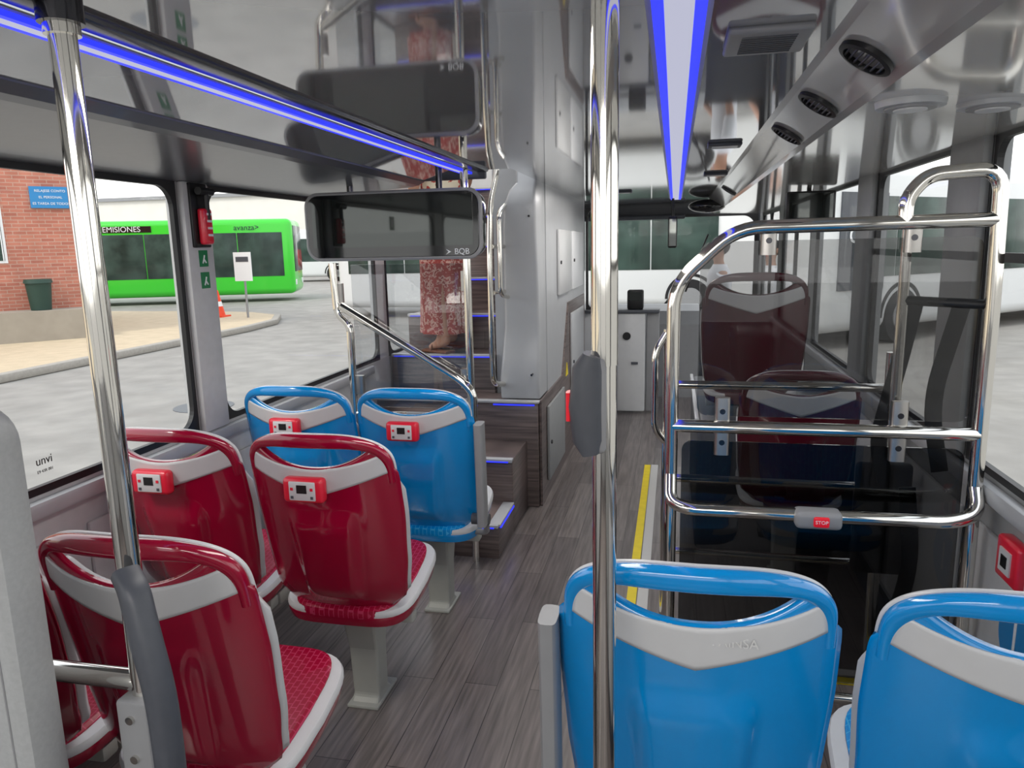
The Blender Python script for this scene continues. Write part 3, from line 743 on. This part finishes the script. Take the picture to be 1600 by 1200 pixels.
# ------------------------------------------------------------ people
def skin_mesh(name,verts,edges,rad,m,parent,root=0,sub=2,label=None):
    bm=bmesh.new(); lay=bm.verts.layers.skin.verify(); V=[]
    for i,(p,r) in enumerate(zip(verts,rad)):
        v=bm.verts.new(p); d=v[lay]; d.radius=r if isinstance(r,tuple) else (r,r); d.use_root=(i==root); V.append(v)
    for a,b in edges: bm.edges.new((V[a],V[b]))
    me=bpy.data.meshes.new(name); bm.to_mesh(me); bm.free()
    o=put(name,me,m,parent,False,label)
    s=o.modifiers.new('skin','SKIN'); s.use_smooth_shade=True
    u=o.modifiers.new('sub','SUBSURF'); u.levels=sub; u.render_levels=sub
    return o
def person(label,loc,rz,H,shirt,legs,skirt=False,hairlong=False,k_pose=0):
    t=thing('person',label,'person',loc,rz,world=False)
    k=H/1.78
    def S_(p): return (p[0]*k,p[1]*k,p[2]*k)
    names=[];V=[];R=[];E=[]
    def a(n,p,r,par=None):
        names.append(n);V.append(S_(p));R.append(tuple(x*k for x in r) if isinstance(r,tuple) else r*k)
        if par: E.append((names.index(par),len(names)-1))
    a('pelvis',(0,0,.96),(.13,.10)); a('spine',(0,0,1.12),(.12,.09),'pelvis'); a('chest',(0,0,1.32),(.14,.10),'spine')
    a('neck0',(0,0,1.46),(.06,.06),'chest'); a('neck',(0,.01,1.53),(.05,.05),'neck0'); a('jaw',(0,.025,1.59),(.060,.07),'neck')
    a('head',(0,.015,1.67),(.078,.09),'jaw'); a('crown',(0,.0,1.735),(.058,.06),'head')
    for s,sn in ((-1,'l'),(1,'r')):
        f=.10 if s==1 else 0
        a('sh'+sn,(s*.17,0,1.40),.055,'chest'); a('el'+sn,(s*.23,-.01,1.14),.040,'sh'+sn)
        a('wr'+sn,(s*.25,.06+f,.90+f*.5),.026,'el'+sn); a('pa'+sn,(s*.25,.085+f,.83+f*.5),(.030,.016),'wr'+sn)
        for j,(dx,dl) in enumerate(((-.026,.07),(-.009,.082),(.009,.076),(.026,.06))):
            a('f%d%s'%(j,sn),(s*.25+.006,.09+f+dx,.80+f*.5),.009,'pa'+sn); a('g%d%s'%(j,sn),(s*.245,.10+f+dx,.80-dl*.9+f*.5),.008,'f%d%s'%(j,sn))
        a('th'+sn,(s*.235,.125+f,.81+f*.5),.010,'pa'+sn); a('ti'+sn,(s*.232,.14+f,.775+f*.5),.009,'th'+sn)
        st_=.07*s if k_pose else 0
        a('hip'+sn,(s*.09,0,.88),.085,'pelvis'); a('kn'+sn,(s*.095,.03+st_,.50),.058,'hip'+sn); a('an'+sn,(s*.10,-.01+st_,.09),.036,'kn'+sn)
        a('he'+sn,(s*.10,-.03+st_,.04),.034,'an'+sn); a('to'+sn,(s*.105,.13+st_,.03),(.038,.024),'an'+sn)
    skin_mesh('body',V,E,R,M['skin'],t)
    # shirt: loft torso + two sleeves as separate clothing
    rg=[]
    for (z,rx,ry) in ((.90,.165,.125),(1.0,.162,.122),(1.12,.155,.115),(1.28,.172,.125),(1.38,.178,.120),(1.44,.150,.100),(1.475,.085,.080),(1.50,.070,.070)):
        rg.append([S_((rx*math.copysign(abs(math.cos(b))**.85,math.cos(b)),ry*math.sin(b),z)) for b in [2*math.pi*i/32 for i in range(32)]])
    loft('shirt',rg,shirt,t,capa=False,capb=False)
    for s in (-1,1):
        P_=[(s*.13,0,1.42),(s*.175,0,1.40),(s*.205,-.005,1.27),(s*.228,-.01,1.16)]
        rings=[]
        for i,(x,yy,z) in enumerate(P_):
            r=(.06,.072,.064,.060)[i]
            rings.append([S_((x+r*math.cos(b),yy+r*math.sin(b),z+(-s*r*math.cos(b)*.35 if i<2 else 0))) for b in [2*math.pi*j/20 for j in range(20)]])
        loft('sleeve',rings,shirt,t,capa=True,capb=False)
    if not skirt:
        for s in (-1,1):
            rings=[]
            for (z,x,yy,r) in ((1.02,.075,0,.112),(.92,.085,0,.112),(.80,.092,.008,.098),(.52,.096,.03,.076),(.30,.098,.01,.064),(.07,.10,-.005,.060)):
                rings.append([S_((s*x+r*math.cos(b),yy+r*1.05*math.sin(b),z)) for b in [2*math.pi*j/24 for j in range(24)]])
            loft('trouser_leg',rings,legs,t,capa=True,capb=False)
        for s in (-1,1): ball('shoe',S_((s*.105,.06+(.07*s if k_pose else 0),.038)),.05*k,.14*k,.04*k,M['black'],t)
    else:
        rg=[]
        for (z,rx,ry) in ((1.02,.14,.11),(.92,.17,.13),(.75,.175,.14),(.5,.165,.15),(.3,.165,.16),(.13,.17,.17)):
            rg.append([(k*(rx+.010*math.sin(9*b)*(1.1-z))*math.cos(b),k*(ry+.014*math.sin(9*b)*(1.1-z))*math.sin(b)+.01,z*k) for b in [2*math.pi*i/72 for i in range(72)]])
        loft('skirt',rg,legs,t,capb=False)
        for s in (-1,1):
            yo=.07*s if k_pose else 0
            sweep('sandal',[S_((s*.10,-.06+yo,.012)),S_((s*.103,.05+yo,.012)),S_((s*.107,.17+yo,.012))],.045*k,.012*k,(0,0,1),M['sandal'],t)
            tube('sandal_strap',[S_((s*.06,.08+yo,.02)),S_((s*.08,.08+yo,.07)),S_((s*.125,.08+yo,.07)),S_((s*.15,.08+yo,.02))],.006,M['sandal'],t,.02,8)
    bm=bmesh.new(); bmesh.ops.create_uvsphere(bm,u_segments=20,v_segments=14,radius=1)
    dl=[v for v in bm.verts if (v.co.z<-.15 and v.co.y>-.2) or (v.co.y>.55 and v.co.z<.45)]
    bmesh.ops.delete(bm,geom=dl,context='VERTS')
    for v in bm.verts: v.co=Vector((v.co.x*.088*k,(v.co.y*.105)*k,(1.69+v.co.z*(.1 if not hairlong or v.co.z>0 else .26))*k))
    h=frombm('hair',bm,M['hair'],t); so=h.modifiers.new('s','SOLIDIFY'); so.thickness=.012
    for s in (-1,1):
        ball('eye',S_((s*.03,.094,1.675)),.010*k,.008*k,.006*k,M['black'],t,seg=10)
        ball('ear',S_((s*.080,.005,1.66)),.012*k,.02*k,.03*k,M['skin'],t,seg=10)
    ball('nose',S_((0,.108,1.645)),.012*k,.018*k,.022*k,M['skin'],t,seg=10)
    ball('mouth',S_((0,.095,1.605)),.022*k,.008*k,.006*k,M['devred'],t,seg=10)
    return t
person('person in red printed skirt and cream blouse climbing stairs',(-1.40,4.46,.853),math.radians(60),1.66,M['blouse'],M['skirt'],True,True,1)
person('dark-haired person in white shirt standing outside',(.50,8.75,-.35),math.radians(100),1.90,M['shirt'],M['navy'])
person('person in white shirt turned sideways outside',(1.10,9.1,-.35),math.radians(130),1.86,M['shirt'],M['navy'])

# ------------------------------------------------------------ exterior
GZ=-.35
g=box('ground',-60,60,-30,90,GZ-.1,GZ,M['asphalt']); struct(g)
bm=bmesh.new()
pts=[(-9.9,-10),(-9.9,15.5),(-10.1,17.2),(-10.8,18.6),(-12,19.4),(-14,19.8),(-40,20),(-40,-10)]
Rg=[[bm.verts.new((x,y,z)) for x,y in pts] for z in (GZ,GZ+.13)]
n=len(pts)
for j in range(n): bm.faces.new((Rg[0][j],Rg[0][(j+1)%n],Rg[1][(j+1)%n],Rg[1][j]))
bm.faces.new(Rg[1]); bm.faces.new(Rg[0])
sw=frombm('sidewalk',bm,M['pave'],None,False); tag(sw,'pale beige pavement with rounded kerb corner','sidewalk')
kb=sweep('kerb',[(x+.05,y,GZ+.07) for x,y in pts[:7]],.09,.07,(0,0,1),M['kerb'],None,ex=6); tag(kb,'grey stone kerb edging the pavement','kerb')
mc=cyl('manhole_cover',(-5.6,7.8,GZ),(-5.6,7.8,GZ+.006),.35,M['dgrey']); tag(mc,'round iron manhole cover in the road','manhole cover')
BL=(-12.6,13.9,GZ+.13); BA=math.radians(48)
bx=thing('brick_building','red brick building with pale base and small barred window','building',BL,BA,world=False)
box('brick_wall',-9,0,0,6,.6,6,M['brick'],bx)
box('stone_base',-9.05,.02,-.7,6,0,.62,M['conc'],bx)
box('window_frame',-1.95,-1.35,-.03,.0,1.6,3.2,M['white'],bx)
box('window_glass',-1.9,-1.4,-.04,-.02,1.65,3.15,M['busglass'],bx)
for i in range(4): box('window_bar',-1.88+i*.15,-1.86+i*.15,-.07,-.045,1.65,3.15,M['white'],bx)
sg=thing('wall_sign','blue rectangular notice with white lettering on brick wall','sign',BL,BA,world=False)
box('sign_board',-.82,-.08,-.06,0,2.72,3.16,M['signblue'],sg)
for i,s in enumerate(('RELAJESE CONTO','EL PERSONAL','ES TAREA DE TODOS')):
    text('sign_lettering',s,(-.45,-.065,3.07-i*.13),(math.pi/2,0,0),.07,M['white'],sg)
bn=thing('litter_bin','dark green litter bin standing on the stone ledge','bin',(BL[0],BL[1],BL[2]),BA,world=False)
cyl('bin_body',(-.9,-.35,.625),(-.9,-.35,1.18),.19,M['bin'],bn,20,.24)
cyl('bin_rim',(-.9,-.35,1.18),(-.9,-.35,1.26),.27,M['bin'],bn,20,.25)
cn=thing('traffic_cone','orange traffic cone on the pavement','traffic cone',(-12.1,17.9,GZ+.13))
box('cone_base',-12.32,-11.88,17.68,18.12,GZ+.13,GZ+.17,M['orange'],cn)
cyl('cone_body',(-12.1,17.9,GZ+.17),(-12.1,17.9,GZ+.85),.17,M['orange'],cn,20,.03)
cyl('cone_stripe',(-12.1,17.9,GZ+.42),(-12.1,17.9,GZ+.55),.119,M['white'],cn,20,.093)
sn=thing('street_sign','white roadside sign on thin post','sign',(-11.1,17.7,GZ+.13))
tube('sign_post',[(-11.1,17.7,GZ+.13),(-11.1,17.7,1.4)],.03,M['mgrey'],sn,0)
box('sign_plate',-11.35,-10.85,17.64,17.67,.75,1.5,M['white'],sn)
box('sign_band',-11.28,-10.92,17.63,17.64,1.25,1.38,M['dgrey'],sn)

def coach(label,loc,ang,L,body,Hh=3.1,wheels=(2.6,3.0),sill=1.2):
    t=thing('bus',label,'bus',loc,ang,world=False)
    box('bus_body',-L,0,0,2.5,.28,Hh,body,t,bev=.22,seg=4)
    n=int(L/1.55); x=-L+.35; w=(L-.7)/n
    for i in range(n):
        box('side_window',x+i*w+.012,x+(i+1)*w-.012,-.015,.02,sill,2.55,M['busglass'],t,bev=.01)
    box('windscreen',-.03,.02,.25,2.25,1.1,2.8,M['busglass'],t,bev=.01)
    for wx in (-wheels[0],-L+wheels[1]):
        cyl('wheel',(wx,-.03,.48),(wx,.30,.48),.48,M['tyre'],t,28)
        cyl('wheel_hub',(wx,-.05,.48),(wx,0,.48),.27,M['mgrey'],t,20)
        rg=[]
        for (r,y) in ((.55,-.012),(.62,-.012)):
            rg.append([(wx+r*math.cos(a),y,.48+r*math.sin(a)) for a in [math.pi*i/20 for i in range(21)]])
        loft('wheel_arch',[rg[0]+rg[1][::-1],[(p[0],p[1]+.03,p[2]) for p in rg[0]+rg[1][::-1]]],M['black'],t,smooth=False)
    for s in (.35,2.15): box('headlight',-.04,.015,s-.15,s+.15,.6,.8,M['white'],t,bev=.01)
    return t
ga=math.radians(21)
gb=coach('bright green city bus with dark windows parked outside',(-13.9,25.5,GZ),ga,12,M['green'],3.05,(3.55,3.0),.95)
box('roof_band',-6.9,-4.9,-.02,.02,2.62,2.84,M['blackg'],gb)
text('side_lettering','EMISIONES',(-5.9,-.03,2.73),(math.pi/2,0,0),.27,M['white'],gb)
text('side_number','4129',(-3.1,-.03,2.73),(math.pi/2,0,0),.28,M['navy'],gb)
text('operator_lettering','avanza>',(-1.6,-.03,2.73),(math.pi/2,0,0),.28,M['navy'],gb)
lf=[]
for y in (-.03,-.02):
    ring=[(-1.9+.24*math.sin(math.pi*q),y,1.0+.45*q) for q in [i/8 for i in range(9)]]+[(-1.9-.10*math.sin(math.pi*q),y,1.0+.45*q) for q in [1-i/8 for i in range(1,8)]]
    lf.append(ring)
loft('leaf_emblem',lf,mat('leaf_light',(90,215,50),.4),gb)
wb=coach('white city bus parked across the yard ahead of the windshield',(3.0,18.8,GZ),math.radians(0),12,M['buswhite'],3.1)
wc=coach('white bus with dark windows and visible wheel outside the side windows',(12.8,22.27,GZ),math.radians(42),14.0,M['buswhite'],3.1,(2.6,2.1))
box('dark_side_panel',-13.7,-12.5,-.03,.01,1.0,2.6,M['dgrey'],wc)
text('side_lettering','que',(-13.1,-.04,1.95),(math.pi/2,0,0),.55,M['white'],wc)
wd=coach('white and red bus waiting far down the road',(-17.0,42.0,GZ),math.radians(10),6,M['buswhite'],3.1)
box('red_panel',-2.6,-.1,-.02,.02,.4,1.9,M['devred'],wd)
for (x,yy,w_,h_) in ((-34,50,22,5.5),(-8,58,16,4.2),(14,52,20,5.0),(38,45,16,6.5)):
    b=thing('far_building','pale low depot building beyond the yard','building',(x,yy,GZ),group='pale depot buildings')
    box('building_walls',x-w_/2,x+w_/2,yy,yy+6,GZ,h_,M['bldg'],b)
    box('building_roof',x-w_/2-.2,x+w_/2+.2,yy-.2,yy+6.2,h_,h_+.25,M['mgrey'],b)
    for i in range(5): box('building_window',x-w_/2+1.2+i*w_/5,x-w_/2+2.8+i*w_/5,yy-.03,yy,1.4,2.8,M['busglass'],b)
for i,(x,yy) in enumerate(((3.3,9.5),(4.2,12.0))):
    b=thing('bollard','yellow steel bollard outside','bollard',(x,yy,GZ),group='yellow bollards')
    cyl('bollard_post',(x,yy,GZ),(x,yy,.45),.08,M['yellow'],b); cyl('bollard_cap',(x,yy,.45),(x,yy,.49),.08,M['yellow'],b,24,.04)

# ------------------------------------------------------------ light
w=bpy.data.worlds.new('world'); SC.world=w; w.use_nodes=True
nt=w.node_tree; bg=nt.nodes['Background']
tc=nt.nodes.new('ShaderNodeTexCoord'); sx=nt.nodes.new('ShaderNodeSeparateXYZ'); rp=nt.nodes.new('ShaderNodeValToRGB')
nt.links.new(tc.outputs['Generated'],sx.inputs[0]); nt.links.new(sx.outputs[2],rp.inputs['Fac']); nt.links.new(rp.outputs['Color'],bg.inputs['Color'])
rp.color_ramp.elements[0].color=(1,.99,.98,1); rp.color_ramp.elements[1].color=(.82,.89,1,1)
bg.inputs['Strength'].default_value=1.8
def fill_area(loc,rot,sx_,sy_,p,col=(1,1,1)):  # added fill light to brighten the inside, not a fitting of the bus
    l=bpy.data.lights.new('lamp','AREA'); l.shape='RECTANGLE'; l.size=sx_; l.size_y=sy_; l.energy=p; l.color=col
    o=bpy.data.objects.new('lamp',l); o.location=loc; o.rotation_euler=rot; COL.objects.link(o)
sun=bpy.data.lights.new('sun','SUN'); sun.energy=1.6; sun.angle=math.radians(12); sun.color=(1,.94,.84)
so=bpy.data.objects.new('sun',sun); so.rotation_euler=(math.radians(35),math.radians(-25),0); COL.objects.link(so)
fill_area((-.45,-.7,1.8),(math.radians(20),0,0),1.6,.8,32,(1,.96,.90))  # added fill behind the camera
fill_area((-.4,1.9,1.83),(0,0,0),.25,1.6,11,(1,.96,.90))  # added fill over the seat rows
fill_area((-.35,4.6,1.83),(0,0,0),.25,1.8,12,(1,.96,.90))  # added fill over the front aisle
fill_area((-1.25,4.9,3.85),(0,0,0),.7,1.6,42,(1,.95,.88))  # unseen light added at the stairwell top to keep the stairs bright
